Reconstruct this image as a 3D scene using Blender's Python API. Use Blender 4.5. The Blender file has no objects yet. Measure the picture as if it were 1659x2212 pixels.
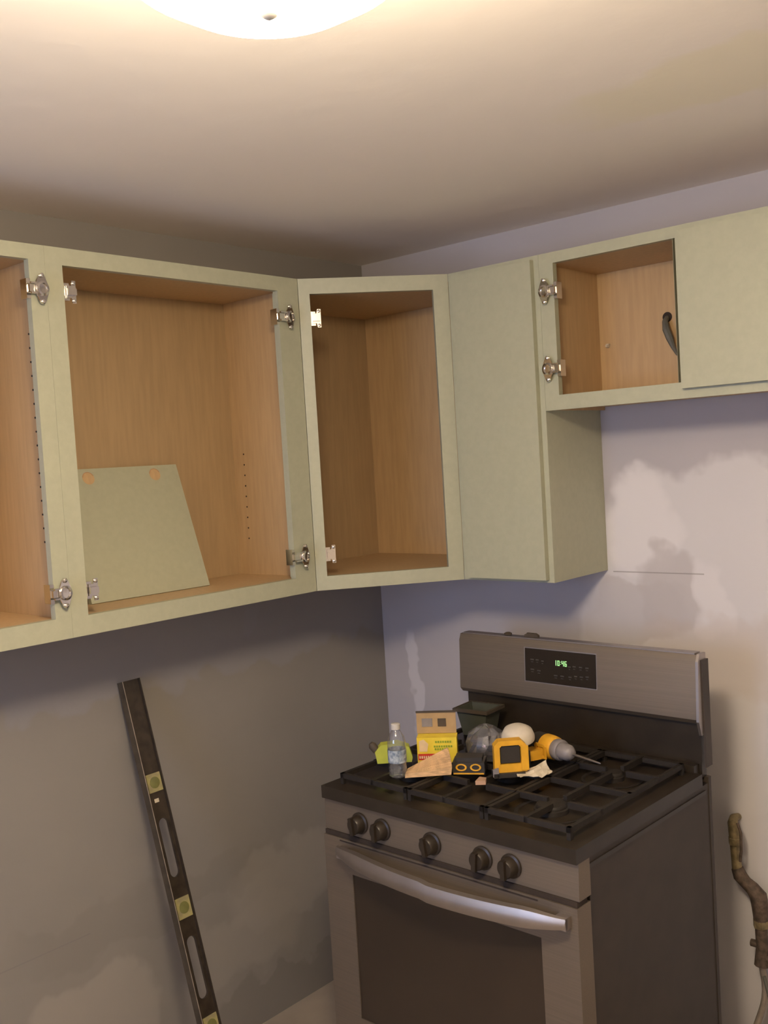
import bpy, bmesh, math, random
from mathutils import Vector, Matrix
random.seed(7)
scene = bpy.context.scene
COL = scene.collection

# ------------------------------------------------------------------ camera
CAM = (2.3929, -2.6594, 1.7412)
YAW, PITCH, ROLL, FPX = 0.72493, -0.05102, -0.0600, 2167.6
fw = Vector((-math.sin(YAW) * math.cos(PITCH), math.cos(YAW) * math.cos(PITCH), math.sin(PITCH)))
rt = Vector((math.cos(YAW), math.sin(YAW), 0)); up = rt.cross(fw)
r2 = rt * math.cos(ROLL) + up * math.sin(ROLL); u2 = -rt * math.sin(ROLL) + up * math.cos(ROLL)
cd = bpy.data.cameras.new('camera'); cam = bpy.data.objects.new('camera', cd); COL.objects.link(cam)
cam.matrix_world = Matrix(((r2.x, u2.x, -fw.x, CAM[0]), (r2.y, u2.y, -fw.y, CAM[1]), (r2.z, u2.z, -fw.z, CAM[2]), (0, 0, 0, 1)))
cd.sensor_fit = 'VERTICAL'; cd.sensor_height = 36.0; cd.lens = 36.0 * FPX / 2212.0; cd.clip_start = 0.02
scene.camera = cam
# ------------------------------------------------------------------ world, light, exposure
w = bpy.data.worlds.new('world'); scene.world = w; w.use_nodes = True
w.node_tree.nodes['Background'].inputs[0].default_value = (0.25, 0.36, 0.75, 1)
w.node_tree.nodes['Background'].inputs[1].default_value = 0.5
LAMP_E = 78.0            # emission of the ceiling dome
LAMP_COL = (1.0, 0.80, 0.56, 1)
SKY_W = 27.0             # dusk daylight coming in at the window behind the camera
al = bpy.data.lights.new('window_daylight', 'AREA'); al.shape = 'RECTANGLE'; al.size = 1.0; al.size_y = 1.1
al.energy = SKY_W; al.color = (0.52, 0.66, 1.0)
alo = bpy.data.objects.new('window_daylight', al); COL.objects.link(alo)
alo.location = (0.95, -3.78, 1.5); alo.rotation_euler = (math.radians(90), 0, 0)
vs = scene.view_settings
vs.view_transform = 'Standard'; vs.look = 'None'; vs.gamma = 1.0; vs.use_curve_mapping = False
vs.exposure = 0.42

# ------------------------------------------------------------------ materials
def new_mat(name):
    m = bpy.data.materials.new(name); m.use_nodes = True
    return m, m.node_tree.nodes, m.node_tree.links, m.node_tree.nodes['Principled BSDF']
def mat(name, col, rough=0.5, metal=0.0, var=0.08, scale=30, bump=0.0, stretch=(1, 1, 1), spec=0.5, col2=None):
    m, N, L, B = new_mat(name)
    tc = N.new('ShaderNodeTexCoord'); mp = N.new('ShaderNodeMapping'); mp.inputs['Scale'].default_value = stretch
    nz = N.new('ShaderNodeTexNoise'); nz.inputs['Scale'].default_value = scale; nz.inputs['Detail'].default_value = 4
    L.new(tc.outputs['Object'], mp.inputs[0]); L.new(mp.outputs[0], nz.inputs['Vector'])
    cr = N.new('ShaderNodeValToRGB')
    a = col2 if col2 else tuple(max(0, c * (1 - var)) for c in col); b = col if col2 else tuple(c * (1 + var) for c in col)
    cr.color_ramp.elements[0].color = (*a, 1); cr.color_ramp.elements[1].color = (*b, 1)
    cr.color_ramp.elements[0].position = .35; cr.color_ramp.elements[1].position = .65
    L.new(nz.outputs['Fac'], cr.inputs[0]); L.new(cr.outputs[0], B.inputs['Base Color'])
    B.inputs['Roughness'].default_value = rough; B.inputs['Metallic'].default_value = metal
    B.inputs['Specular IOR Level'].default_value = spec
    if bump:
        bp = N.new('ShaderNodeBump'); bp.inputs['Strength'].default_value = bump; bp.inputs['Distance'].default_value = .002
        L.new(nz.outputs['Fac'], bp.inputs['Height']); L.new(bp.outputs[0], B.inputs['Normal'])
    return m
def clear_mat(name, tint, gloss=0.12, rough=0.08, diff=0.0):
    m, N, L, B = new_mat(name); N.remove(B)
    out = N['Material Output']; tr = N.new('ShaderNodeBsdfTransparent'); tr.inputs[0].default_value = (*tint, 1)
    gl = N.new('ShaderNodeBsdfGlossy'); gl.inputs['Roughness'].default_value = rough
    df = N.new('ShaderNodeBsdfDiffuse'); df.inputs[0].default_value = (.6, .6, .62, 1)
    lw = N.new('ShaderNodeLayerWeight'); lw.inputs[0].default_value = .35
    ad = N.new('ShaderNodeMath'); ad.operation = 'MULTIPLY_ADD'; ad.inputs[1].default_value = .6; ad.inputs[2].default_value = gloss
    mx = N.new('ShaderNodeMixShader'); m2 = N.new('ShaderNodeMixShader'); m2.inputs[0].default_value = diff
    L.new(lw.outputs['Facing'], ad.inputs[0]); L.new(ad.outputs[0], mx.inputs[0])
    L.new(tr.outputs[0], m2.inputs[1]); L.new(df.outputs[0], m2.inputs[2])
    L.new(m2.outputs[0], mx.inputs[1]); L.new(gl.outputs[0], mx.inputs[2]); L.new(mx.outputs[0], out.inputs[0])
    return m
def emis(name, col, s):
    m, N, L, B = new_mat(name)
    B.inputs['Base Color'].default_value = (.7, .7, .68, 1); B.inputs['Emission Color'].default_value = col; B.inputs['Emission Strength'].default_value = s
    return m
def wall_mat(name, base, mud, blobs, axes, lines=(), var=0.10):
    """painted drywall with joint-compound patches; blobs = (u, v, ru, rv, amount, colour index)"""
    m, N, L, B = new_mat(name)
    tc = N.new('ShaderNodeTexCoord'); sp = N.new('ShaderNodeSeparateXYZ'); L.new(tc.outputs['Object'], sp.inputs[0])
    def noise(sc, det=3):
        n = N.new('ShaderNodeTexNoise'); n.inputs['Scale'].default_value = sc; n.inputs['Detail'].default_value = det
        L.new(tc.outputs['Object'], n.inputs['Vector']); return n.outputs['Fac']
    def mth(op, a, b=None, c=None):
        n = N.new('ShaderNodeMath'); n.operation = op
        for i, v in enumerate((a, b, c)):
            if v is None: continue
            if isinstance(v, (int, float)): n.inputs[i].default_value = v
            else: L.new(v, n.inputs[i])
        return n.outputs[0]
    n1, n2, n3 = noise(5), noise(7.3), noise(2.0)
    ax = {'x': sp.outputs[0], 'y': sp.outputs[1], 'z': sp.outputs[2]}
    U = mth('ADD', ax[axes[0]], mth('MULTIPLY', mth('SUBTRACT', n1, .5), .22))
    V = mth('ADD', ax[axes[1]], mth('MULTIPLY', mth('SUBTRACT', n2, .5), .22))
    cur = N.new('ShaderNodeMix'); cur.data_type = 'RGBA'
    cur.inputs['A'].default_value = (*[c * (1 - var) for c in base], 1); cur.inputs['B'].default_value = (*[c * (1 + var) for c in base], 1)
    L.new(n3, cur.inputs['Factor']); out = cur.outputs['Result']
    for (u, v, ru, rv, amt, ci, soft) in blobs:
        du = mth('POWER', mth('ABSOLUTE', mth('DIVIDE', mth('SUBTRACT', U, u), ru)), 4)
        dv = mth('POWER', mth('ABSOLUTE', mth('DIVIDE', mth('SUBTRACT', V, v), rv)), 4)
        d = mth('SUBTRACT', 1.0, mth('ADD', du, dv))
        mr = N.new('ShaderNodeMapRange'); mr.interpolation_type = 'SMOOTHSTEP'; mr.inputs['From Min'].default_value = 0; mr.inputs['From Max'].default_value = soft
        mr.inputs['To Max'].default_value = amt
        L.new(d, mr.inputs['Value'])
        mx = N.new('ShaderNodeMix'); mx.data_type = 'RGBA'; L.new(mr.outputs[0], mx.inputs['Factor'])
        L.new(out, mx.inputs['A']); mx.inputs['B'].default_value = (*mud[ci], 1); out = mx.outputs['Result']
    for (u0, u1, v) in lines:
        a = mth('LESS_THAN', mth('ABSOLUTE', mth('SUBTRACT', ax[axes[1]], v)), .0018)
        b = mth('MULTIPLY', mth('GREATER_THAN', ax[axes[0]], u0), mth('LESS_THAN', ax[axes[0]], u1))
        mx = N.new('ShaderNodeMix'); mx.data_type = 'RGBA'; L.new(mth('MULTIPLY', mth('MULTIPLY', a, b), .6), mx.inputs['Factor'])
        L.new(out, mx.inputs['A']); mx.inputs['B'].default_value = (.22, .2, .2, 1); out = mx.outputs['Result']
    L.new(out, B.inputs['Base Color']); B.inputs['Roughness'].default_value = .8; B.inputs['Specular IOR Level'].default_value = .25
    bp = N.new('ShaderNodeBump'); bp.inputs['Strength'].default_value = .12; bp.inputs['Distance'].default_value = .01
    L.new(noise(14, 5), bp.inputs['Height']); L.new(bp.outputs[0], B.inputs['Normal'])
    return m

M = {}
M['paint'] = mat('sage_paint', (.385, .395, .290), .45, var=.03, scale=60, bump=.15)
M['wood'] = mat('birch_ply', (.50, .345, .182), .45, var=.06, scale=9, stretch=(9, 9, .8), bump=.05)
M['wood_darker'] = mat('birch_ply_darker', (.375, .262, .140), .5, var=.06, scale=9, stretch=(9, 9, .8), bump=.05)  # darker copy of the birch ply, for the backs along the left wall
M['wood_edge'] = mat('ply_underside', (.40, .23, .12), .6, var=.15, scale=9, stretch=(1, 6, 6))
M['hole'] = mat('drilled_hole', (.03, .02, .015), .9)
M['chrome'] = mat('nickel', (.75, .72, .68), .16, 1.0, var=.03)
M['steel'] = mat('brushed_steel', (.225, .186, .145), .5, .7, var=.05, scale=6, stretch=(.4, 60, 60))
M['steel_light'] = mat('brushed_steel_bright', (.46, .42, .39), .46, 1.0, var=.04, scale=20)
M['black'] = mat('black_enamel', (.024, .018, .012), .38, var=.15, scale=20)
M['blackmatte'] = mat('black_side', (.040, .030, .023), .55, var=.1, scale=15)
M['iron'] = mat('cast_iron', (.015, .011, .008), .65, var=.2, scale=80, bump=.2)
M['knob'] = mat('knob_black', (.024, .017, .011), .4)
M['glassblack'] = mat('oven_glass', (.036, .025, .017), .28, var=.1, scale=4)
M['panelblack'] = mat('display_black', (.018, .013, .009), .25)
M['mark'] = mat('button_print', (.05, .044, .036), .5)
M['green'] = emis('clock_green', (.12, .85, .08, 1), .55)
M['yellowtool'] = mat('tool_yellow', (.72, .38, .03), .4)
M['blacktool'] = mat('tool_black', (.03, .026, .022), .5)
M['greytool'] = mat('tool_grey', (.22, .20, .20), .45)
M['labelyellow'] = mat('label_yellow', (.78, .60, .05), .5)
M['carton'] = mat('carton_brown', (.38, .26, .13), .7)
M['dark'] = mat('dark_brown', (.06, .045, .03), .7)
M['red'] = mat('label_red', (.55, .035, .02), .5)
M['greenprint'] = mat('green_print', (.25, .33, .02), .6)
M['cream'] = mat('cream_print', (.8, .62, .4), .6)
M['shim'] = mat('shim_wood', (.62, .40, .20), .7, var=.25, scale=12, stretch=(3, 3, 12))
M['white'] = mat('white_plastic', (.60, .54, .44), .5)
M['paper'] = mat('paper', (.62, .55, .42), .8)
M['lime'] = mat('lime_wrap', (.42, .46, .06), .5)
M['skin'] = mat('tan_card', (.42, .26, .17), .8)
M['bottle'] = clear_mat('clear_bottle', (.93, .95, .97), .10, .06, .10)
M['capclear'] = mat('translucent_cap', (.5, .48, .44), .3)
M['bag'] = clear_mat('clear_bag', (.40, .36, .46), .12, .16, .14)
M['bluelabel'] = mat('blue_label', (.10, .15, .22), .5, col2=(.45, .5, .55), scale=90)
M['tub'] = mat('dark_green_tub', (.055, .06, .045), .6)
M['levelblack'] = mat('level_black', (.035, .026, .018), .4, var=.3, scale=40)
M['leveledge'] = mat('level_edge', (.060, .047, .032), .4, var=.3, scale=30)
M['vial'] = mat('vial_yellow', (.36, .32, .13), .5, col2=(.27, .24, .13), scale=60)
M['vialglass'] = mat('vial_green', (.17, .17, .06), .2)
M['brass'] = mat('brass', (.24, .19, .10), .5, .4, var=.3, scale=60)
M['rust'] = mat('rusty_iron', (.095, .068, .05), .7, .2, var=.4, scale=70, bump=.5)
M['hose'] = mat('grey_hose', (.34, .29, .24), .5, .3, var=.2)
M['cable'] = mat('grey_cable', (.12, .12, .10), .6)
M['ceil'] = wall_mat('ceiling_paint', (.90, .85, .78), [(.84, .80, .50)], [(1.75, -.75, .5, .16, .35, 0, .9)], 'xy', var=.03)
M['floor'] = mat('floor_board', (.34, .29, .235), .7, var=.12, scale=4, bump=.1)
M['metalwhite'] = mat('white_metal', (.7, .68, .62), .4)
M['dome'] = emis('lit_dome', LAMP_COL, LAMP_E)
M['frame'] = mat('window_paint', (.7, .7, .68), .5)
M['pane'] = clear_mat('pane', (.96, .97, 1), .04, .02)

WB = (.46, .445, .48)
M['wall_back'] = wall_mat('wall_back_mat', WB, [(.64, .63, .66), (.50, .475, .49), (.74, .72, .75), (.52, .44, .39)],
    [(1.66, 1.22, .86, .50, 1, 0, .35), (1.02, 1.52, .12, .16, .8, 2, .9), (1.10, 1.33, .10, .13, .75, 1, .7), (1.0, 1.25, .17, .10, .7, 1, .6),
     (1.22, 1.30, .05, .12, .6, 2, .9), (1.33, 1.15, .35, .12, .35, 3, .9), (1.5, .5, .55, .6, .9, 0, .9), (.25, 1.0, .3, .12, .5, 1, .8), (.12, .98, .03, .2, .6, 2, .9)], 'xz', lines=((.93, 1.21, 1.373),))
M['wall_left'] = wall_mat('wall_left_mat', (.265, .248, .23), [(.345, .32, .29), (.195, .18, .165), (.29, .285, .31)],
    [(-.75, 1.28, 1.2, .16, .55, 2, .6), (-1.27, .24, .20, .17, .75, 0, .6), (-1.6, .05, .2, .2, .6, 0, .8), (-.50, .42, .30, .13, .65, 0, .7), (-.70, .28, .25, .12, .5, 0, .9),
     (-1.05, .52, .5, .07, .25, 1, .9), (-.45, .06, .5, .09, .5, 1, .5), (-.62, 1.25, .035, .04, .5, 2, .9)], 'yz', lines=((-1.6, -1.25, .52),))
M['wall_plain'] = wall_mat('wall_plain_mat', (.80, .76, .72), [(.7, .65, .6)], [], 'xz')

# ------------------------------------------------------------------ builders
class MB:
    def __init__(s): s.bm = bmesh.new(); s.mats = []; s.cur = 0
    def use(s, m):
        if m not in s.mats: s.mats.append(m)
        s.cur = s.mats.index(m); return s
    def _f(s, vs):
        try: f = s.bm.faces.new(vs); f.material_index = s.cur; return f
        except ValueError: return None
    def box(s, x0, x1, y0, y1, z0, z1, T=None):
        P = [Vector(p) for p in ((x0, y0, z0), (x1, y0, z0), (x1, y1, z0), (x0, y1, z0), (x0, y0, z1), (x1, y0, z1), (x1, y1, z1), (x0, y1, z1))]
        if T is not None: P = [T @ p for p in P]
        v = [s.bm.verts.new(p) for p in P]
        for f in ((3, 2, 1, 0), (4, 5, 6, 7), (0, 1, 5, 4), (1, 2, 6, 5), (2, 3, 7, 6), (3, 0, 4, 7)): s._f([v[i] for i in f])
        return s
    def prism(s, poly, z0, z1, T=None):
        a = [Vector((x, y, z0)) for x, y in poly]; b = [Vector((x, y, z1)) for x, y in poly]
        if T is not None: a = [T @ p for p in a]; b = [T @ p for p in b]
        va = [s.bm.verts.new(p) for p in a]; vb = [s.bm.verts.new(p) for p in b]
        s._f(va[::-1]); s._f(vb); n = len(va)
        for i in range(n): s._f([va[i], va[(i + 1) % n], vb[(i + 1) % n], vb[i]])
        return s
    def lathe(s, prof, seg=24, T=None, cap=True):
        rings = []
        for r, z in prof:
            ring = []
            for k in range(seg):
                p = Vector((r * math.cos(2 * math.pi * k / seg), r * math.sin(2 * math.pi * k / seg), z))
                ring.append(s.bm.verts.new(T @ p if T is not None else p))
            rings.append(ring)
        for a, b in zip(rings, rings[1:]):
            for k in range(seg): s._f([a[k], a[(k + 1) % seg], b[(k + 1) % seg], b[k]])
        if cap: s._f(rings[0][::-1]); s._f(rings[-1])
        return s
    def tube(s, pts, r, seg=10, radii=None):
        pts = [Vector(p) for p in pts]; rings = []; prev = None
        for i, p in enumerate(pts):
            d = (pts[min(i + 1, len(pts) - 1)] - pts[max(i - 1, 0)]).normalized()
            a = prev if prev is not None else (Vector((0, 0, 1)) if abs(d.z) < .9 else Vector((1, 0, 0)))
            a = (a - d * a.dot(d)).normalized(); prev = a; b = d.cross(a); rr = radii[i] if radii else r
            rings.append([s.bm.verts.new(p + (a * math.cos(t) + b * math.sin(t)) * rr) for t in [2 * math.pi * k / seg for k in range(seg)]])
        for a, b in zip(rings, rings[1:]):
            for k in range(seg): s._f([a[k], a[(k + 1) % seg], b[(k + 1) % seg], b[k]])
        s._f(rings[0][::-1]); s._f(rings[-1]); return s
    def build(s, name, m=None, parent=None, bevel=0, smooth=False, recenter=True):
        bm = s.bm
        if bevel:
            es = [e for e in bm.edges if len(e.link_faces) == 2 and e.calc_face_angle(0) > .7]
            bmesh.ops.bevel(bm, geom=es, offset=bevel, segments=2, profile=.5, affect='EDGES')
        bmesh.ops.recalc_face_normals(bm, faces=bm.faces)
        off = Vector((0, 0, 0))
        if parent is not None and 'mw' in PW.get(parent.name, {}): bm.transform(PW[parent.name]['mw'].inverted())
        if recenter and len(bm.verts):
            lo = Vector([min(v.co[i] for v in bm.verts) for i in range(3)]); hi = Vector([max(v.co[i] for v in bm.verts) for i in range(3)])
            off = (lo + hi) / 2
            if parent is None: off.z = lo.z
            for v in bm.verts: v.co -= off
        me = bpy.data.meshes.new(name); bm.to_mesh(me); bm.free()
        for mm in (s.mats if s.mats else [m]): me.materials.append(M[mm] if isinstance(mm, str) else mm)
        if smooth: me.shade_smooth(); me.set_sharp_from_angle(angle=math.radians(40))
        o = bpy.data.objects.new(name, me); COL.objects.link(o); o.location = off
        base = PW[parent.name]['mw'] if parent is not None else Matrix()
        PW[o.name] = {'mw': base @ Matrix.Translation(off)}
        if parent is not None: o.parent = parent
        return o
PW = {}
def tag(o, label, cat, group=None):
    o['label'] = label; o['category'] = cat
    if group: o['group'] = group
    return o
def root(name, label, cat, loc, rz=0, group=None):
    o = bpy.data.objects.new(name, None); COL.objects.link(o); o.empty_display_size = .05
    o.location = loc; o.rotation_euler = (0, 0, rz)
    PW[o.name] = {'mw': Matrix.Translation(Vector(loc)) @ Matrix.Rotation(rz, 4, 'Z')}
    return tag(o, label, cat, group)
def struct(o): o['kind'] = 'structure'; return o
def frame_m(o, x, y, z):
    x, y, z = Vector(x), Vector(y), Vector(z)
    return Matrix(((x.x, y.x, z.x, o[0]), (x.y, y.y, z.y, o[1]), (x.z, y.z, z.z, o[2]), (0, 0, 0, 1)))

# ------------------------------------------------------------------ room
RX, RY, H = 3.5, -3.7, 2.431
struct(MB().box(-.1, RX + .1, RY - .1, .1, -.06, 0).build('floor', 'floor', recenter=False))
struct(MB().box(-.1, RX + .1, RY - .1, .1, H, H + .06).build('ceiling', 'ceil', recenter=False))
struct(MB().box(-.1, RX + .1, 0, .1, 0, H).build('wall_back', 'wall_back', recenter=False))
struct(MB().box(-.1, 0, RY - .1, 0, 0, H).build('wall_left', 'wall_left', recenter=False))
struct(MB().box(RX, RX + .1, RY - .1, 0, 0, H).build('wall_right', 'wall_plain', recenter=False))
wx0, wx1, wz0, wz1 = .45, 1.45, .95, 2.05
struct(MB().box(0, wx0, RY - .1, RY, 0, H).box(wx1, RX, RY - .1, RY, 0, H).box(wx0, wx1, RY - .1, RY, 0, wz0).box(wx0, wx1, RY - .1, RY, wz1, H).build('wall_front', 'wall_plain', recenter=False))
wn = MB()
for a in ((wx0, wx0 + .05, wz0, wz1), (wx1 - .05, wx1, wz0, wz1), (wx0 + .05, wx1 - .05, wz0, wz0 + .05), (wx0 + .05, wx1 - .05, wz1 - .05, wz1), (wx0 + .05, wx1 - .05, 1.48, 1.52)):
    wn.box(a[0], a[1], RY - .07, RY - .02, a[2], a[3])
wn = struct(wn.build('window_1', 'frame', bevel=.003))
MB().box(wx0 + .05, wx1 - .05, RY - .05, RY - .046, wz0 + .05, 1.48).build('pane', 'pane', wn)
MB().box(wx0 + .05, wx1 - .05, RY - .05, RY - .046, 1.52, wz1 - .05).build('pane', 'pane', wn)

# ------------------------------------------------------------------ ceiling light
LX, LY = 1.688, -1.985
cl = root('ceiling_light', 'round frosted dome ceiling light glowing warm white at the top', 'light', (LX, LY, H))
MB().lathe([(.05, H - .001), (.080, H - .001), (.082, H - .02), (.088, H - .113), (.05, H - .1135)], 48, Matrix.Translation((LX, LY, 0))).build('base_ring', 'metalwhite', cl, smooth=True)
MB().lathe([(.090, H - .115), (.135, H - .120), (.156, H - .137), (.160, H - .165), (.154, H - .195), (.132, H - .225), (.092, H - .247), (.045, H - .257), (.004, H - .259)], 48, Matrix.Translation((LX, LY, 0))).build('glass_dome', 'dome', cl, smooth=True)
MB().lathe([(.008, H - .257), (.008, H - .264), (.003, H - .267)], 16, Matrix.Translation((LX, LY, 0))).build('finial', 'metalwhite', cl, smooth=True)

# ------------------------------------------------------------------ cabinets
ZB, ZT = 1.377, 2.272
XF, YF = .322, -.298          # front planes of the left and right runs
TH = .016
def hinge(parent, pos, u, n, kind, ru=.032):
    """pos on the stile's inner edge at the frame's front; u over the stile, n out of the cabinet"""
    T = frame_m(pos, u, n, (0, 0, 1))
    u = Vector(u); n = Vector(n)
    if kind == 'out':
        b = MB().box(-.010, 0, -.024, .002, -.022, .022, T).box(-.008, ru - .012, .002, .012, -.008, .008, T)
        b.box(-.006, ru - .014, .010, .016, -.013, -.009, T).box(-.006, ru - .014, .010, .016, .009, .013, T)
        h = b.build('hinge', 'chrome', parent, bevel=.001)
        TC = T @ Matrix.Translation((ru, .012, 0)) @ Matrix.Rotation(-math.pi / 2, 4, 'X') @ Matrix.Rotation(.18, 4, 'Y')
        c = MB().lathe([(.0155, -.011), (.0165, .001), (.0165, .005), (.012, .006), (.011, .002), (.002, .0015)], 20, TC)
        c.prism([(-.017, -.010), (-.008, -.030), (.008, -.030), (.017, -.010), (.017, .010), (.008, .030), (-.008, .030), (-.017, .010)], -.0015, .001, TC)
        cup = c.build('hinge_cup', 'chrome', h, smooth=True)
        for sz in (-.029, .029):
            MB().lathe([(.0055, -.004), (.0055, .004), (.003, .006)], 12, TC @ Matrix.Translation((0, sz, 0))).build('screw', 'chrome', h, smooth=True)
    else:
        b = MB().box(-.013, 0, -.018, .001, -.020, .020, T)
        b.prism([(-.028, -.026), (-.018, -.026), (-.016, -.014), (-.004, -.014), (-.004, .014), (-.016, .014), (-.018, .026), (-.028, .026)], -.0005, .0015,
                T @ Matrix.Rotation(math.pi / 2, 4, 'X') @ Matrix.Translation((0, 0, -.004)))
        b.box(-.026, -.004, .002, .012, -.008, .007, T)
        h = b.build('hinge', 'chrome', parent, bevel=.0008)
        for sz in (-.020, .020):
            MB().lathe([(.0045, 0), (.0045, .004), (.0025, .0055)], 12, T @ Matrix.Translation((-.0225, .003, sz)) @ Matrix.Rotation(-math.pi / 2, 4, 'X')).build('screw', 'chrome', h, smooth=True)
    return h

def box_cabinet(label, plane, a0, a1, z0, z1, openings, top_wood=True):
    """cabinet on the left wall ('L', a = y) or on the back wall ('B', a = x); openings = (a0, a1, z0, z1)"""
    if plane == 'L':
        T = frame_m((0, 0, 0), (0, 1, 0), (1, 0, 0), (0, 0, 1)); D = XF; loc = (D / 2, (a0 + a1) / 2, z0)
    else:
        T = frame_m((0, 0, 0), (1, 0, 0), (0, -1, 0), (0, 0, 1)); D = -YF; loc = ((a0 + a1) / 2, -D / 2, z0)
    r = root('wall_cabinet', label, 'cabinet', loc)
    Di = D - .019; g = .0001
    for s0, s1 in ((a0 + g, a0 + TH), (a1 - TH, a1 - g)):
        b = MB(); b.use('wood').box(s0, s1, .001, Di, z0, z1, T)
        o = b.build('side_panel', None, r, bevel=.0006)
        o.data.materials.append(M['paint'])
        for p in o.data.polygons:      # the outer face is painted, the inner face is bare ply
            nn = (PW[r.name]['mw'].to_3x3() @ p.normal); out = Vector((T.col[0][0], T.col[0][1], 0)) * (-1 if s0 < (a0 + a1) / 2 - .1 else 1)
            if nn.dot(out) > .7 or p.normal.z < -.7: p.material_index = 1
    zf = openings[0][2] - .002; zc = z1 - .012
    MB().box(a0 + TH, a1 - TH, .012, Di, zf - .016, zf, T).build('bottom_panel', 'wood', r, bevel=.0006)
    MB().box(a0 + TH, a1 - TH, .012, Di, zc - .016, zc, T).build('top_panel', 'wood', r, bevel=.0006)
    MB().box(a0 + TH, a1 - TH, .004, .012, z0 + .01, z1 - .002, T).build('back_panel', 'wood_darker' if plane == 'L' else 'wood', r)
    f = MB(); ops = sorted(openings); oz0, oz1 = ops[0][2], ops[0][3]
    f.box(a0 + g, a1 - g, Di, D, z0, oz0, T).box(a0 + g, a1 - g, Di, D, oz1, z1, T)
    edges = [a0 + g] + [e for o in ops for e in (o[0], o[1])] + [a1 - g]
    for i in range(0, len(edges), 2): f.box(edges[i], edges[i + 1], Di, D, oz0, oz1, T)
    f.build('face_frame', 'paint', r)
    return r, T
def pin_holes(parent, plane, a, d_list, z0, z1, step, sgn):
    b = MB()
    for d in d_list:
        z = z0
        while z < z1:
            if plane == 'L': T = frame_m((d, a, z), (1, 0, 0), (0, 0, 1), (0, sgn, 0))
            else: T = frame_m((a, -d, z), (0, 1, 0), (0, 0, 1), (sgn, 0, 0))
            b.lathe([(.0024, -.0005), (.0024, .0006)], 8, T); z += step
    o = b.build('shelf_pin_holes', 'hole', parent); o['kind'] = 'stuff'

# left-hand open cabinet cut by the frame's edge
c1, T = box_cabinet('sage-painted open cabinet cut off by the left edge, orange wood inside', 'L', -2.03, -1.4258, ZB, ZT, [(-1.985, -1.466, 1.426, 2.238)])
pin_holes(c1, 'L', -1.427 - TH, (.26, ), 1.60, 2.10, .032, -1)
hinge(c1, (XF, -1.466, 2.172), (0, 1, 0), (1, 0, 0), 'out', .022); hinge(c1, (XF, -1.466, 1.484), (0, 1, 0), (1, 0, 0), 'out', .022)
# wide open cabinet
c2, T = box_cabinet('wide sage-painted doorless cabinet with a loose panel leaning inside', 'L', -1.4256, -.6350, ZB, ZT, [(-1.382, -.714, 1.423, 2.232)])
MB().box(-.714, -.6545, .30, .3028, ZB + .05, ZT - .045, T).build('filler_strip', 'paint', c2)
pin_holes(c2, 'L', -.6355 - TH, (.06, .25), 1.53, 1.80, .032, -1)
hinge(c2, (XF, -1.382, 2.172), (0, -1, 0), (1, 0, 0), 'in'); hinge(c2, (XF, -1.382, 1.481), (0, -1, 0), (1, 0, 0), 'in')
hinge(c2, (XF, -.714, 2.160), (0, 1, 0), (1, 0, 0), 'out'); hinge(c2, (XF, -.714, 1.484), (0, 1, 0), (1, 0, 0), 'out')
# corner cabinet
A = Vector((XF, -.6342, 0)); B_ = Vector((.6036, YF, 0)); t = (B_ - A).normalized(); nrm = Vector((t.y, -t.x, 0)); W = (B_ - A).length
cc = root('corner_cabinet', 'diagonal corner cabinet, open frame with dark wood interior', 'cabinet', (.25, -.25, ZB))
TD = frame_m(A, t, nrm, (0, 0, 1))
f = MB(); f.box(.0006, .0325, -.019, 0, ZB, ZT, TD).box(.3925, W - .0006, -.019, 0, ZB, ZT, TD).box(.0325, .3925, -.019, 0, ZB, 1.4175, TD).box(.0325, .3925, -.019, 0, 2.2285, ZT, TD)
f.build('face_frame', 'paint', cc)
def inset(poly, z0, z1, nm):
    MB().prism(poly, z0, z1).build(nm, 'wood', cc, bevel=.0005)
pa = A - nrm * .0195 + t * .004; pb = B_ - nrm * .0195 - t * .004
foot = [(.012, -.012), (.012, -.617), (pa.x - .014, -.617), (pa.x, pa.y + .01), (pb.x - .012, pb.y), (.586, pb.y + .02), (.586, -.012)]
inset(foot, 1.400, 1.4155, 'bottom_panel'); inset(foot, 2.240, 2.256, 'top_panel')
MB().box(.002, .012, -.617, -.002, ZB, ZT - .001).build('back_panel', 'wood_darker', cc); MB().box(.012, .586, -.012, -.002, ZB, ZT - .001).build('back_panel', 'wood', cc)
MB().box(.002, pa.x - .016, -.6335, -.6175, ZB, ZT - .001).build('side_panel', 'wood', cc); MB().box(.5865, .6025, pb.y + .016, -.002, ZB, ZT - .001).build('side_panel', 'wood', cc)
for z in (2.158, 1.481):
    hinge(cc, tuple(A + t * .0325 + Vector((0, 0, z))), tuple(-t), tuple(nrm), 'in')
# tall closed cabinet
c3, T = box_cabinet('tall narrow sage cabinet with closed slab door beside the corner cabinet', 'B', .6040, .9128, ZB, ZT, [(.645, .872, 1.42, 2.232)])
MB().box(.631, .897, -YF + .0005, -YF + .0185, 1.3855, 2.259, T).build('door', 'paint', c3, bevel=.0015)
# short cabinet above the stove
ZS = 1.850
c4, T = box_cabinet('short sage cabinet above the stove, left half open, right half closed', 'B', .9132, 1.680, ZS, ZT, [(.957, 1.2985, 1.890, 2.243), (1.2990, 1.640, 1.890, 2.243)])
MB().box(1.3135, 1.655, -YF + .0005, -YF + .0185, 1.874, 2.256, T).build('door', 'paint', c4, bevel=.0015)
hinge(c4, (.957, YF, 2.170), (-1, 0, 0), (0, -1, 0), 'out', .024); hinge(c4, (.957, YF, 1.962), (-1, 0, 0), (0, -1, 0), 'out', .024)
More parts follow.
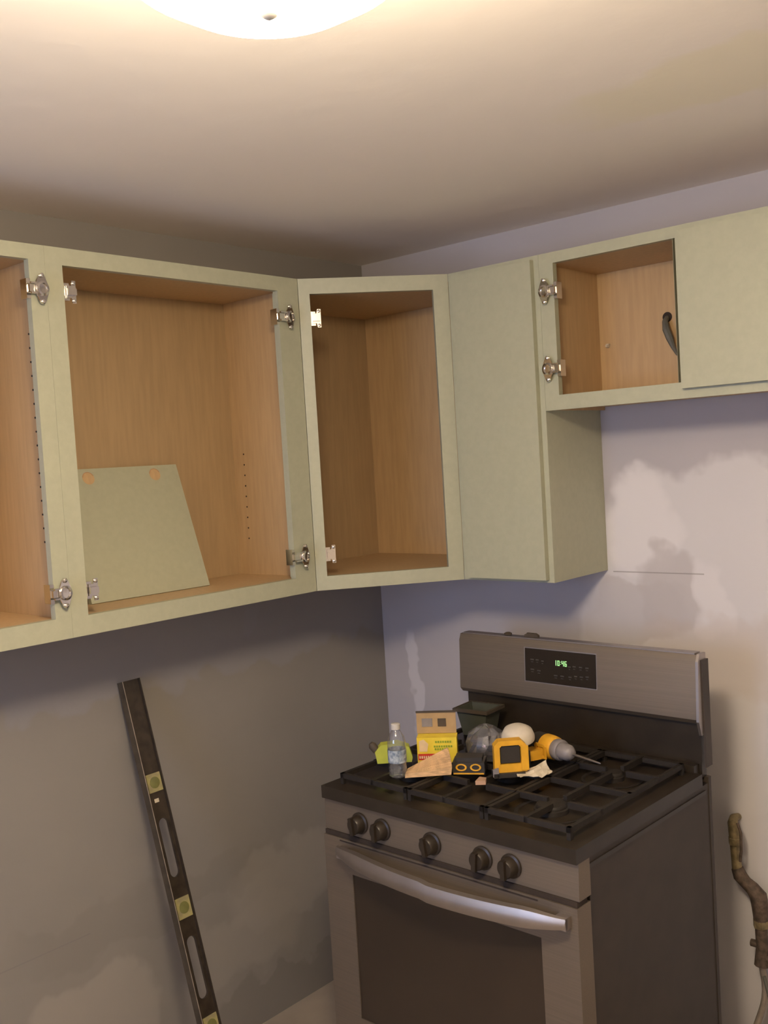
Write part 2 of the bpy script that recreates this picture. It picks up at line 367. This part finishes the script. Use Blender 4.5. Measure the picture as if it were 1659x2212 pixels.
# cable through the back of the short cabinet
TB = frame_m((1.142, -.0128, 2.092), (1, 0, 0), (0, 0, 1), (0, -1, 0))
MB().lathe([(.014, 0), (.014, .0008)], 24, TB).build('cable_hole', 'hole', c4)
tag(MB().tube([(1.142, -.014, 2.090), (1.145, -.035, 2.078), (1.152, -.045, 2.055), (1.160, -.042, 2.030), (1.166, -.036, 2.005), (1.178, -.040, 1.985), (1.195, -.05, 1.975)], .0055, 8,
    radii=[.007, .008, .010, .010, .006, .004, .004]).build('electrical_cable', 'cable', smooth=True), 'dark cable end hanging from the hole in the short cabinet back', 'cable')
tag(MB().lathe([(.006, 0), (.006, .004), (.003, .012)], 10, frame_m((.955, -.0125, 2.034), (1, 0, 0), (0, 0, 1), (0, -1, 0))).box(.953, .962, -.022, -.0125, 2.036, 2.040).build('wall_anchor', 'white'),
    'tiny white plastic anchor on the back of the short open cabinet', 'anchor')
# loose slab door leaning inside the wide cabinet
BL, BR = Vector((.148, -1.262, 1.4225)), Vector((.157, -.888, 1.4225))
ax = (BR - BL).normalized(); TLp = Vector((.028, -1.2205, 1.766)); TLp = BL + (TLp - BL)
ay = (TLp - BL); ay = (ay - ax * ay.dot(ax)).normalized(); az = ax.cross(ay)
hgt, wid, TK = .365, .372, .016
TP = frame_m(BL, ax, ay, az)
ld = root('loose_cabinet_door', 'plain sage slab door with two round bored holes leaning inside cabinet', 'cabinet door', tuple((BL + BR) / 2))
bm_ = MB(); bm_.box(0, wid, 0, hgt, -TK, 0, TP); bm_.build('slab', 'paint', ld, bevel=.001)
for hx in (.083, .292):
    b = MB(); Th = TP @ Matrix.Translation((hx, hgt - .027, 0))
    b.lathe([(.0175, .0003), (.0178, .0007), (.0005, .0007)], 28, Th, cap=False); b.build('hinge_bore', 'wood', ld)
    b = MB(); pr = []
    for k in range(13):
        a_ = math.radians(20 + k * 12.5); pr.append((.0176 * math.cos(a_), .0176 * math.sin(a_)))
    pr += [(x * .86, y * .86 + .0006) for x, y in pr[::-1]]
    b.prism(pr, .0004, .0011, Th); b.build('bore_rim', 'wood_edge', ld)

# ------------------------------------------------------------------ range
RA, RB, RYAW = .5697, -.2583, -.0259
st = root('stove', 'freestanding stainless and black gas stove with green clock display', 'stove', (RA, RB, 0), RYAW)
TR = PW[st.name]['mw'] @ Matrix.Scale(-1, 4, (0, 1, 0))      # (a, b, z): a along the width, b towards the room
RW, RD = .760, .62
MB().box(.004, RW - .004, .012, RD - .04, .05, .885, TR).build('body', 'blackmatte', st, bevel=.002)
MB().box(.002, RW - .002, -.002, .012, .05, .90, TR).build('back_plate', 'blackmatte', st)
for fa in (.05, RW - .05):
    for fb in (.06, .54): MB().lathe([(.018, 0), (.018, .01), (.010, .014), (.010, .05)], 12, TR @ Matrix.Translation((fa, fb, 0))).build('foot', 'blackmatte', st)
ct = MB(); ct.box(0, RW, .05, RD + .012, .886, .918, TR); ct = ct.build('cooktop', 'black', st, bevel=.009, smooth=True)
# side trim line
MB().box(RW - .0038, RW - .001, .03, RD - .03, .862, .872, TR).build('side_seam', 'black', st)
# control panel
cp = MB(); cp.prism([(RD - .04, .806), (RD + .006, .806), (RD + .003, .8855), (RD - .04, .8855)], .001, RW - .001, TR @ frame_m((0, 0, 0), (0, 1, 0), (0, 0, 1), (1, 0, 0)))
cp = cp.build('control_panel', 'steel', st, bevel=.004, smooth=True)
for ka in (.128, .204, .363, .511, .589):
    Tk = TR @ frame_m((ka, RD + .0055, .843), (1, 0, 0), (0, 0, 1), (0, 1, 0))
    k = MB().lathe([(.027, 0), (.027, .004), (.0225, .006), (.021, .024), (.018, .028), (.002, .0285)], 28, Tk).build('knob', 'knob', st, smooth=True)
    MB().box(-.0055, .0055, -.021, .021, .026, .036, Tk @ Matrix.Rotation(math.radians(random.choice((0, 8, -6))), 4, 'Z')).build('knob_grip', 'knob', k, bevel=.002)
# oven door
DB0, DB1 = RD - .038, RD + .014
dz0, dz1 = .215, .793
dr = MB()
wa0, wa1, wz0_, wz1_ = .098, .664, .335, .707
for a in ((.002, wa0, dz0, dz1), (wa1, RW - .002, dz0, dz1), (wa0, wa1, dz0, wz0_), (wa0, wa1, wz1_, dz1)): dr.box(a[0], a[1], DB0, DB1, a[2], a[3], TR)
bmesh.ops.remove_doubles(dr.bm, verts=dr.bm.verts, dist=1e-5)
dr = dr.build('oven_door', 'steel', st)
MB().box(wa0 + .0003, wa1 - .0003, DB0 + .002, DB1 - .003, wz0_ + .0003, wz1_ - .0003, TR).build('oven_window', 'glassblack', dr)
MB().box(.06, RW - .10, DB1, DB1 + .0012, .786, .789, TR).build('vent_slot', 'hole', dr)
MB().box(.004, RW - .004, DB0 + .01, DB1 - .004, .794, .805, TR).build('gap_strip', 'hole', st)
hn = MB(); n = 28
sec = [(-.006, -.023), (.006, -.020), (.012, -.007), (.012, .007), (.006, .020), (-.006, .023)]
rings = []
for i in range(n + 1):
    q = i / n; a = .066 + q * .676; bow = math.sin(math.pi * q)
    b0 = DB1 + .018 + .045 * bow ** .8; z = .764 - .004 * bow + (.004 if q < .5 else 0)
    k = .55 + .45 * min(1, min(q, 1 - q) * 8)
    rings.append([hn.bm.verts.new(TR @ Vector((a, b0 + x * k, z + y * k))) for x, y in sec])
for r_a, r_b in zip(rings, rings[1:]):
    for k in range(6): hn._f([r_a[k], r_a[(k + 1) % 6], r_b[(k + 1) % 6], r_b[k]])
hn._f(rings[0]); hn._f(rings[-1][::-1])
hd = hn.build('door_handle', 'steel_light', dr, smooth=True)
for a in (.080, .728):
    MB().box(a - .014, a + .014, DB1 - .001, DB1 + .022, .750, .776, TR).build('handle_bracket', 'steel_light', dr, bevel=.002)
# drawer below the door
dw = MB().box(.002, RW - .002, DB0, DB1 - .004, .062, .205, TR).build('storage_drawer', 'steel', st, bevel=.004)
MB().box(.15, RW - .15, DB1 - .004, DB1 + .010, .185, .199, TR).build('drawer_lip', 'steel', dw, bevel=.003)
# backguard
bg = MB(); prof = [(.0, 1.040), (.036, 1.040), (.047, 1.052), (.040, 1.195), (.032, 1.213), (.0, 1.213)]
bg.prism(prof, .002, RW - .008, TR @ frame_m((0, 0, 0), (0, 1, 0), (0, 0, 1), (1, 0, 0)))
bg = bg.build('backguard', 'steel', st, bevel=.003, smooth=True)
MB().box(.010, RW - .016, .0005, .030, 1.2132, 1.2165, TR).build('backguard_lit_top', 'steel_light', bg, bevel=.001)  # lamp light on the backguard's top, put in as a brighter steel strip
MB().prism([(.002, 1.012), (.040, 1.012), (.052, 1.048), (.044, 1.198), (.034, 1.216), (.002, 1.216)], RW - .008, RW - .001, TR @ frame_m((0, 0, 0), (0, 1, 0), (0, 0, 1), (1, 0, 0))).build('end_cap', 'steel_light', bg, bevel=.0015)  # end cap, its edge highlight put into the colour as brighter steel
MB().box(RW - .001, RW + .004, -.002, .030, .93, 1.20, TR).build('end_cover', 'blackmatte', bg, bevel=.001)
MB().box(.012, RW - .012, .0, .024, .900, 1.040, TR).build('back_riser', 'black', st)
MB().box(.02, RW - .02, .024, .052, .900, .935, TR).build('riser_foot', 'black', st, bevel=.006)
# display
da0, da1, dzb, dzt = .240, .468, 1.098, 1.190
TDi = TR @ frame_m((da0, .0455, dzb), (1, 0, 0), (0, -.05, .9987), (0, 1, .05))
MB().box(-.004, da1 - da0 + .002, -.003, dzt - dzb + .003, -.006, -.0005, TDi).build('display_bezel', 'steel_light', bg)
MB().box(0, da1 - da0, 0, dzt - dzb, -.006, .001, TDi).build('display_panel', 'panelblack', bg)
def seg7(b, ch, x, y, w_, h_, T):
    S = {'0': 'abcdef', '1': 'bc', '2': 'abged', '3': 'abgcd', '4': 'fgbc', '6': 'afgedc', '8': 'abcdefg', '9': 'abcdfg', '5': 'afgcd', '7': 'abc'}[ch]; q = .0019
    R = {'a': (0, w_, h_ - q, h_), 'd': (0, w_, 0, q), 'g': (0, w_, h_ / 2 - q / 2, h_ / 2 + q / 2), 'f': (0, q, h_ / 2, h_), 'b': (w_ - q, w_, h_ / 2, h_), 'e': (0, q, 0, h_ / 2), 'c': (w_ - q, w_, 0, h_ / 2)}
    for s_ in S: r_ = R[s_]; b.box(x + r_[0], x + r_[1], y + r_[2], y + r_[3], .0011, .0016, T)
b = MB(); x = .098
for ch in '10:46':
    if ch == ':':
        for yy in (.0555, .0615): b.box(x, x + .0018, yy, yy + .0018, .0011, .0016, TDi)
        x += .0042
    else:
        seg7(b, ch, x if ch != '1' else x - .001, .0515, .0068, .0145, TDi); x += .0095
b.build('clock_digits', 'green', bg)
b = MB()
for (bx_, by_, bw_) in ((.018, .060, .012), (.036, .060, .010), (.054, .058, .009), (.018, .032, .012), (.040, .030, .012), (.142, .050, .008), (.156, .052, .010), (.176, .052, .010), (.196, .052, .010), (.142, .022, .010), (.160, .026, .010), (.178, .026, .010), (.196, .028, .010), (.095, .022, .012), (.116, .022, .012)):
    b.box(bx_, bx_ + bw_, by_, by_ + .0035, .0011, .0014, TDi); b.box(bx_ + .002, bx_ + bw_ - .002, by_ - .006, by_ - .004, .0011, .0014, TDi)
b = b.build('button_markings', 'mark', bg); b['kind'] = 'stuff'
# burners and grates
def burner(a, b_, r):
    Tb = TR @ Matrix.Translation((a, b_, .918))
    o = MB().lathe([(r + .045, -.0005), (r + .046, .0025), (r + .040, .003), (r + .036, .0005)], 40, Tb, cap=False).build('burner_ring', 'iron', st, smooth=True)
    MB().lathe([(r, .0), (r, .010), (r * .9, .012), (r * .9, .016), (r * .82, .020), (.002, .021)], 28, Tb).build('burner_cap', 'iron', st, smooth=True)
for a, b_, r in ((.165, .46, .034), (.165, .20, .026), (.38, .33, .036), (.595, .47, .040), (.595, .20, .030)): burner(a, b_, r)
def grate(a0, a1, b0, b1):
    g = MB(); z0, z1 = .934, .946; w_ = .005
    for (x0, x1, y0, y1) in ((a0, a1, b0, b0 + 2 * w_), (a0, a1, b1 - 2 * w_, b1), (a0, a0 + 2 * w_, b0, b1), (a1 - 2 * w_, a1, b0, b1)): g.box(x0, x1, y0, y1, z0, z1, TR)
    mb = (b0 + b1) / 2; g.box(a0, a1, mb - w_, mb + w_, z0, z1, TR)
    for cb in ((b0 + mb) / 2, (b1 + mb) / 2):
        ma = (a0 + a1) / 2; q = .028
        g.box(a0, ma - q, cb - w_, cb + w_, z0, z1 + .002, TR); g.box(ma + q, a1, cb - w_, cb + w_, z0, z1 + .002, TR)
        g.box(ma - w_, ma + w_, cb + q, cb + (b1 - b0) / 4, z0, z1 + .002, TR); g.box(ma - w_, ma + w_, cb - (b1 - b0) / 4, cb - q, z0, z1 + .002, TR)
    for x_ in (a0 + .005, a1 - .005):
        for y_ in (b0 + .005, b1 - .005): g.box(x_ - .005, x_ + .005, y_ - .005, y_ + .005, .9178, z0, TR)
    g.build('grate', 'iron', st)
grate(.035, .262, .075, .595); grate(.266, .494, .075, .595); grate(.498, .725, .075, .595)

# ------------------------------------------------------------------ things on the stove
def P(a, b_, z=0): return TR @ Vector((a, b_, z))
GZ = .9485
# small bits on top of the backguard
tag(MB().prism([(0, 0), (.045, 0), (.045, .006), (.038, .010), (.008, .010), (0, .006)], 0, .010, TR @ frame_m((.225, .010, 1.2170), (1, 0, 0), (0, 0, 1), (0, 1, 0))).box(.232, .262, .012, .018, 1.227, 1.2285, TR).build('door_catch', 'dark', bevel=.001),
    'small dark flat metal piece lying on top of the stove backguard', 'hardware')
tag(MB().lathe([(.003, 0), (.011, .001), (.012, .005), (.007, .008), (.002, .009)], 14, TR @ Matrix.Translation((.165, .016, 1.2168))).build('dark_nub', 'dark', smooth=True),
    'dark round nub on the stove backguard left of the metal piece', 'hardware')
# bottle
bt = root('water_bottle', 'clear plastic water bottle with pale cap standing at the front left', 'bottle', P(.178, .545, GZ))
TBt = Matrix.Translation(P(.186, .538, GZ)) @ Matrix.Diagonal((.84, .84, .90, 1))
MB().lathe([(.006, .004), (.022, 0), (.027, .004), (.0275, .03), (.0262, .035), (.0275, .04), (.0275, .098), (.024, .112), (.014, .128), (.0108, .132), (.0108, .137)], 28, TBt, cap=True).build('bottle_body', 'bottle', bt, smooth=True)
MB().lathe([(.0279, .042), (.0281, .044), (.0281, .076), (.0279, .078)], 28, TBt, cap=False).build('bottle_label', 'bluelabel', bt, smooth=True)
MB().lathe([(.0142, .1335), (.0142, .148), (.012, .1495), (.002, .150)], 20, TBt).build('bottle_cap', M['capclear'], bt, smooth=True)
# lime wrapped pack behind the bottle
def rotm(a, b_, z, ang, tilt=0, roll=0):
    return Matrix.Translation(P(a, b_, z)) @ Matrix.Rotation(RYAW + ang, 4, 'Z') @ Matrix.Rotation(tilt, 4, 'X') @ Matrix.Rotation(roll, 4, 'Y')
lp = root('sponge_pack', 'lime green wrapped pack with dark tip behind the clear bottle', 'pack', P(.11, .43, GZ))
T1 = rotm(.098, .455, GZ + .002, .75)
MB().use('lime').prism([(-.045, 0), (.045, 0), (.048, .012), (.040, .040), (.010, .052), (-.034, .048), (-.05, .030)], -.016, .016, T1 @ Matrix.Rotation(math.pi / 2, 4, 'X')).build('wrapper', None, lp, bevel=.004, smooth=True)
MB().box(-.006, .030, -.0185, -.0168, .012, .034, T1).build('label', 'cream', lp)
MB().lathe([(.010, 0), (.011, .018), (.006, .026)], 14, T1 @ Matrix.Translation((-.046, 0, .030)) @ Matrix.Rotation(-.6, 4, 'Y')).build('dark_tip', 'dark', lp, smooth=True)
# tan card piece between bottle and box
tag(MB().prism([(-.02, 0), (.02, 0), (.024, .05), (.010, .066), (-.016, .058)], -.006, .006, rotm(.150, .385, GZ + .001, .5) @ Matrix.Rotation(math.pi / 2, 4, 'X')).build('cardboard_piece', 'skin', bevel=.003),
    'small pinkish tan card piece standing left of the yellow box', 'cardboard')
# yellow box with raised lid
yb = root('hardware_box', 'open yellow carton with brown raised lid and red stripe', 'box', P(.215, .375, GZ), RYAW)
Ty = rotm(.190, .385, GZ + .001, .62)
MB().use('labelyellow').box(-.052, .052, -.022, .022, 0, .066, Ty).build('carton_body', None, yb, bevel=.001)
MB().use('carton').box(-.054, .050, .018, .021, .067, .122, Ty @ Matrix.Translation((0, .0, 0))).build('carton_lid', None, yb)
MB().box(-.055, .051, .0165, .0225, .122, .126, Ty).build('lid_edge', 'dark', yb)
MB().box(-.040, -.012, .0165, .0178, .085, .107, Ty).build('lid_picture', 'greytool', yb)
MB().box(.002, .024, .0165, .0178, .085, .106, Ty).build('lid_picture', 'dark', yb)
MB().box(-.050, .010, -.0232, -.0221, .008, .024, Ty).build('red_stripe', 'red', yb)
b = MB()
for k in range(7): b.box(-.047 + k * .0055, -.0435 + k * .0055, -.0238, -.0233, .012, .019, Ty)
b.build('stripe_lettering', 'cream', yb)
MB().prism([(-.046, .030), (-.026, .030), (-.022, .050), (-.034, .062), (-.046, .058)], .0222, .023, Ty @ Matrix.Rotation(math.pi / 2, 4, 'X')).build('box_picture', 'cream', yb)
b = MB()
for z_, x0_, x1_ in ((.055, -.004, .036), (.043, -.008, .038), (.036, -.006, .030)):
    x_ = x0_
    while x_ < x1_: b.box(x_, x_ + .0045, -.0232, -.0222, z_ - .0025, z_ + .0025, Ty); x_ += .0062
b.build('box_lettering', 'greenprint', yb)
# bundle of shims
sh = root('shim_bundle', 'fanned bundle of thin tan wood shims in front of the yellow box', 'wood shims', P(.27, .46, GZ), RYAW)
for k in range(14):
    q = k / 13
    Ts = rotm(.238 + .030 * q, .462 + .050 * q, GZ + .003, .60 + random.uniform(-.04, .04), random.uniform(-.08, .08), -(.40 - .34 * q))
    MB().prism([(-.066, 0), (.050, 0), (.054, .019), (-.064, .010)], -.0016, .0016, Ts @ Matrix.Translation((.004, 0, .004 + .016 * (1 - q))) @ Matrix.Rotation(math.pi / 2, 4, 'X')).build('shim', 'shim', sh)
# tub
tb = root('plastic_tub', 'dark green-grey plastic tub with wide rim behind the box', 'tub', P(.128, .135, GZ))
Tt = rotm(.128, .125, GZ, .1)
b = MB(); b.prism([(-.036, -.03), (.036, -.03), (.036, .03), (-.036, .03)], 0, .002, Tt)
vs_ = []
for sx, sy, z_ in ((.036, .030, 0), (.050, .042, .078), (.046, .038, .078), (.033, .027, .004)):
    vs_.append([b.bm.verts.new(Tt @ Vector((x_ * sx, y_ * sy, z_))) for x_, y_ in ((-1, -1), (1, -1), (1, 1), (-1, 1))])
for r_a, r_b in zip(vs_, vs_[1:]):
    for k in range(4): b._f([r_a[k], r_a[(k + 1) % 4], r_b[(k + 1) % 4], r_b[k]])
b._f(vs_[-1]); b.build('tub_body', 'tub', tb)
b = MB()
for x0_, x1_, y0_, y1_ in ((-.057, .057, -.049, -.043), (-.057, .057, .043, .049), (-.057, -.051, -.043, .043), (.051, .057, -.043, .043)): b.box(x0_, x1_, y0_, y1_, .070, .079, Tt)
b.build('tub_rim', 'dark', tb)
# clear bag of dark parts
bgx = root('plastic_bag', 'shiny clear bag of dark parts between the yellow box and tool', 'bag', P(.30, .30, GZ))
Tg = rotm(.285, .300, GZ, .3) @ Matrix.Diagonal((1.05, 1.05, 1.05, 1))
b = MB(); seg = 22; prof = [(.010, .0), (.040, .002), (.052, .020), (.050, .045), (.040, .066), (.022, .080), (.006, .084)]
b.lathe(prof, seg, Tg)
for v in b.bm.verts: v.co += Vector((random.uniform(-1, 1), random.uniform(-1, 1), random.uniform(-.6, .6))) * .0035; v.co.z = max(v.co.z, GZ + .0005)
b.build('bag_film', 'bag', bgx)
for k in range(9):
    a_ = k * 2.4; rr = .012 + .018 * ((k * 7) % 5) / 5
    Tk = Tg @ Matrix.Translation((rr * math.cos(a_), rr * math.sin(a_), .006 + .006 * k)) @ Matrix.Rotation(a_, 4, 'Z') @ Matrix.Rotation(.3, 4, 'X')
    MB().box(-.014, .014, -.007, .007, 0, .006, Tk).build('metal_part', 'greytool', bgx, bevel=.0015)
# battery tool lying low (black and yellow)
bp = root('battery_pack', 'black and yellow battery pack lying in front of the clear bag', 'battery', P(.33, .40, GZ))
Tq = rotm(.316, .412, GZ + .001, .55)
MB().box(-.040, .040, -.028, .028, 0, .030, Tq).build('battery_body', 'blacktool', bp, bevel=.005, smooth=True)
MB().box(-.034, .034, -.022, .022, .030, .040, Tq).build('battery_top', 'blacktool', bp, bevel=.003)
for xx in (-.018, .018):
    b = MB(); ring = [(.014 * math.cos(k * math.pi / 8), .009 * math.sin(k * math.pi / 8)) for k in range(16)]
    for k in range(16):
        p0, p1 = ring[k], ring[(k + 1) % 16]
        b.prism([p0, p1, (p1[0] * .68, p1[1] * .68), (p0[0] * .68, p0[1] * .68)], 0, .002, Tq @ Matrix.Translation((xx, -.0285, .018)) @ Matrix.Rotation(math.pi / 2, 4, 'X'))
    b.build('yellow_ring', 'yellowtool', bp)
MB().box(-.038, .038, -.0295, -.0282, .0005, .004, Tq).build('yellow_trim', 'yellowtool', bp)
# tool with loop handle
tl = root('cordless_tool', 'yellow cordless tool with square loop handle, centre of the stove', 'power tool', P(.40, .37, GZ))
To = rotm(.420, .383, GZ + .012, .80)
def loop(b, w0, h0, w1, h1, d0, d1, T, ro=.012):
    o = [(-w0, 0), (w0, 0), (w0, h0 - ro), (w0 - ro, h0), (-w0 + ro, h0), (-w0, h0 - ro)]
    i = [(-w1, h1[0]), (w1, h1[0]), (w1, h1[1] - ro * .4), (w1 - ro * .4, h1[1]), (-w1 + ro * .4, h1[1]), (-w1, h1[1] - ro * .4)]
    for k in range(6): b.prism([o[k], o[(k + 1) % 6], i[(k + 1) % 6], i[k]], d0, d1, T)
TL_ = To @ Matrix.Rotation(math.pi / 2, 4, 'X')
b = MB(); loop(b, .040, .078, .026, (.020, .066), -.014, .014, TL_); b.build('loop_handle', 'yellowtool', tl)
MB().box(-.024, .024, -.010, .010, .022, .064, To).build('dark_grip', 'blacktool', tl, bevel=.003)
MB().prism([(.0265, .004), (.044, .004), (.044, .064), (.0265, .066)], .0145, .018, TL_).build('side_plate', 'yellowtool', tl, bevel=.001)
MB().box(-.044, .034, -.020, .022, -.0115, -.0005, To).build('tool_base', 'blacktool', tl, bevel=.003)
MB().prism([(-.046, -.008), (-.030, -.012), (-.032, .014), (-.046, .010)], .0145, .020, TL_).build('grey_foot', 'greytool', tl, bevel=.001)
# white disc leaning on top / behind
tag(MB().lathe([(.002, .030), (.020, .028), (.036, .018), (.042, .004), (.042, -.004), (.036, -.008), (.002, -.008)], 32, rotm(.392, .305, GZ + .074, .2, .22, .15)).build('white_cap', 'white', smooth=True),
    'round off-white plastic cap resting on a tape can behind the loop-handled tool', 'cap')
tag(MB().lathe([(.030, 0), (.032, .002), (.032, .060), (.030, .062)], 28, rotm(.388, .312, GZ, 0) @ Matrix.Diagonal((.62, .62, .98, 1))).build('tape_can', 'blacktool', smooth=True),
    'dark round can under the white plastic cap', 'can')
# crumpled paper
b = MB(); nx, ny = 9, 7; Tp = rotm(.470, .355, GZ + .001, .9); grid = []
for i in range(nx):
    row = []
    for j in range(ny):
        x_, y_ = (i / (nx - 1) - .5) * .085, (j / (ny - 1) - .5) * .055
        row.append(b.bm.verts.new(Tp @ Vector((x_ + random.uniform(-1, 1) * .002, y_ + .01 * math.sin(i), .004 + .020 * (i / nx) * (j / ny) + random.uniform(0, 1) * .005))))
    grid.append(row)
for i in range(nx - 1):
    for j in range(ny - 1): b._f([grid[i][j], grid[i + 1][j], grid[i + 1][j + 1], grid[i][j + 1]])
o = b.build('crumpled_paper', 'paper'); md = o.modifiers.new('s', 'SOLIDIFY'); md.thickness = .001
tag(o, 'crumpled cream paper lying between the loop-handled tool and drill', 'paper')
# little tan scrap
tag(MB().prism([(-.010, -.016), (.014, -.010), (.010, .014), (-.008, .018)], 0, .010, rotm(.395, .470, GZ, .4)).build('wood_scrap', 'skin', bevel=.002), 'small tan wood scrap in front of the loop-handled tool', 'scrap')
# drill
dl = root('cordless_drill', 'yellow and black cordless drill lying with long bit pointing right', 'drill', P(.43, .22, GZ))
Td = Matrix.Translation(P(.430, .225, GZ + .034)) @ Matrix.Rotation(RYAW - .30, 4, 'Z')
TX = Td @ Matrix.Rotation(math.pi / 2, 4, 'Y')
MB().lathe([(.010, -.062), (.024, -.058), (.030, -.045), (.031, -.010)], 24, TX).build('motor_housing', 'blacktool', dl, smooth=True)
MB().lathe([(.031, -.0095), (.0315, .004), (.030, .024), (.026, .030)], 24, TX).build('gear_housing', 'yellowtool', dl, smooth=True)
MB().lathe([(.026, .0305), (.027, .036), (.027, .048), (.024, .052)], 24, TX).build('clutch_ring', 'greytool', dl, smooth=True)
MB().lathe([(.021, .0525), (.022, .058), (.020, .078), (.012, .090), (.006, .092)], 20, TX).build('chuck', 'greytool', dl, smooth=True)
MB().lathe([(.0032, .0925), (.0032, .150), (.0022, .190), (.0005, .194)], 10, TX).build('drill_bit', 'steel_light', dl, smooth=True)
MB().prism([(-.030, -.030), (.012, -.030), (.006, -.075), (-.026, -.080)], -.012, .012, Td @ Matrix.Translation((0, .0, -.012))).build('grip', 'yellowtool', dl, bevel=.004)
MB().box(-.046, .024, -.112, -.080, -.030, .010, Td).build('battery', 'blacktool', dl, bevel=.004)
b = MB(); loop(b, .022, .036, .015, (.007, .029), .030, .034, Td @ Matrix.Translation((.004, 0, -.022)) @ Matrix.Rotation(math.pi / 2, 4, 'X'), .005); b.build('yellow_frame', 'yellowtool', dl)

# ------------------------------------------------------------------ spirit level
Tt_, Tb_ = Vector((.0145, -1.083, 1.176)), Vector((.326, -1.068, .0045))
d = (Tb_ - Tt_).normalized(); LEN = (Tb_ - Tt_).length
N_ = Vector((1, 0, 0)); N_ = (N_ - d * N_.dot(d)).normalized(); wv = N_.cross(d).normalized()   # across the broad face
if wv.y < 0: wv = -wv
TLv = frame_m(Tt_, d, wv, N_)
lv = root('spirit_level', 'long black box level with yellow vials leaning against the left wall', 'spirit level', (.17, -1.075, 0))
hw, ht = .029, .0125
b = MB()
slots = [(.385, .545), (.705, .870)]; vials = [(.262, .312), (.600, .655), (.915, .965)]
def web(x0_, x1_, y0_, y1_): b.box(x0_, x1_, y0_, y1_, -.004, .004, TLv)
SW = .0150
x_ = 0
for k_, (s0, s1) in enumerate(slots):
    web(x_, s0, -hw + .003, hw - .003)
    ec = SW / (s1 - s0); SP = [ec * (1 - math.cos(math.pi / 2 * k / 5)) for k in range(6)]; SP = SP + [1 - e for e in SP[::-1]]; m_ = len(SP) - 1
    for i in range(m_):
        q0, q1 = [s0 + (s1 - s0) * (e if 0 < e < 1 else e) for e in (SP[i], SP[i + 1])]
        def wd(q):
            e = min(q - s0, s1 - q)
            return SW * math.sqrt(max(0, 1 - (1 - min(1, e / SW)) ** 2))
        for sg in (-1, 1):
            o_ = sg * (hw - .003)
            b.prism([(q0, o_), (q1, o_), (q1, sg * wd(q1) + .002), (q0, sg * wd(q0) + .002)], -.004, .004, TLv)
    x_ = s1
web(x_, LEN, -hw + .003, hw - .003)
b.build('web', 'levelblack', lv)
for sg in (-1, 1):
    MB().box(0, LEN, sg * hw - .0015 * (1 + sg) , sg * hw + .0015 * (1 - sg), -ht, ht, TLv).build('flange', 'leveledge' if sg < 0 else 'levelblack', lv, bevel=.0004)
MB().box(0, LEN, -hw + .0003, -hw + .0022, ht, ht + .0006, TLv).build('edge_line', 'hose', lv)  # thin paler strip along the front edge of the left flange
for v0, v1 in vials:
    vb = MB().box(v0, v1, -.021, .024, -.006, .0075, TLv).build('vial_block', 'vial', lv, bevel=.002)
    MB().lathe([(.0155, .0074), (.0155, .0086), (.012, .009), (.0005, .009)], 24, TLv @ Matrix.Translation(((v0 + v1) / 2, .002, 0))).build('vial_window', 'vialglass', vb, smooth=True)
MB().box(.330, .340, -.010, .004, .0042, .0050, TLv).build('paint_speck', 'paper', lv)

# ------------------------------------------------------------------ gas pipe
gp = root('gas_pipe', 'old gas pipe with brass valve and grey hose right of the stove', 'pipe', (1.34, -.05, 0))
def q3(x, z, y=-.05): return (x, y, z)
MB().tube([q3(1.278, .700, -.001), q3(1.278, .705, -.03), q3(1.283, .700), q3(1.286, .670), q3(1.286, .62), q3(1.290, .575)], .013, 12, radii=[.010, .012, .014, .015, .012, .014]).build('valve_body', 'brass', gp, smooth=True)
MB().tube([q3(1.300, .705, -.060), q3(1.310, .68, -.064), q3(1.309, .63, -.064), q3(1.304, .60, -.062)], .004, 8).build('valve_lever', 'rust', gp, smooth=True)
MB().lathe([(.017, -.011), (.019, -.008), (.019, .008), (.017, .011)], 6, frame_m(q3(1.288, .650), (1, 0, 0), (0, 1, 0), (0, 0, 1))).build('hex_nut', 'brass', gp)
MB().tube([q3(1.290, .575), q3(1.297, .555), q3(1.312, .540), q3(1.330, .527), q3(1.345, .510), q3(1.349, .480), q3(1.349, .44)], .018, 12, radii=[.016, .019, .017, .019, .023, .022, .018]).build('elbow', 'rust', gp, smooth=True)
MB().tube([q3(1.349, .445), q3(1.349, .425)], .021, 6).build('hex_nut', 'brass', gp)
MB().tube([q3(1.349, .425), q3(1.350, .37), q3(1.348, .32)], .017, 12, radii=[.016, .016, .021]).build('tee_fitting', 'rust', gp, smooth=True)
MB().tube([q3(1.348, .375), q3(1.325, .375), q3(1.320, .375)], .010, 10).build('side_plug', 'rust', gp, smooth=True)
MB().tube([q3(1.352, .345), q3(1.385, .335), q3(1.40, .33)], .012, 10).build('outlet', 'rust', gp, smooth=True)
hp = [q3(1.349 - .03 * k / 14 + .012 * math.sin(k / 2.2), .315 - .30 * k / 14, -.052) for k in range(15)]
MB().tube(hp, .009, 10).build('flexible_hose', 'hose', gp, smooth=True)
MB().tube([q3(1.360 + .02 * math.sin(k / 3), .30 - .29 * k / 10, -.07) for k in range(11)], .005, 8).build('thin_tube', 'cable', gp, smooth=True)
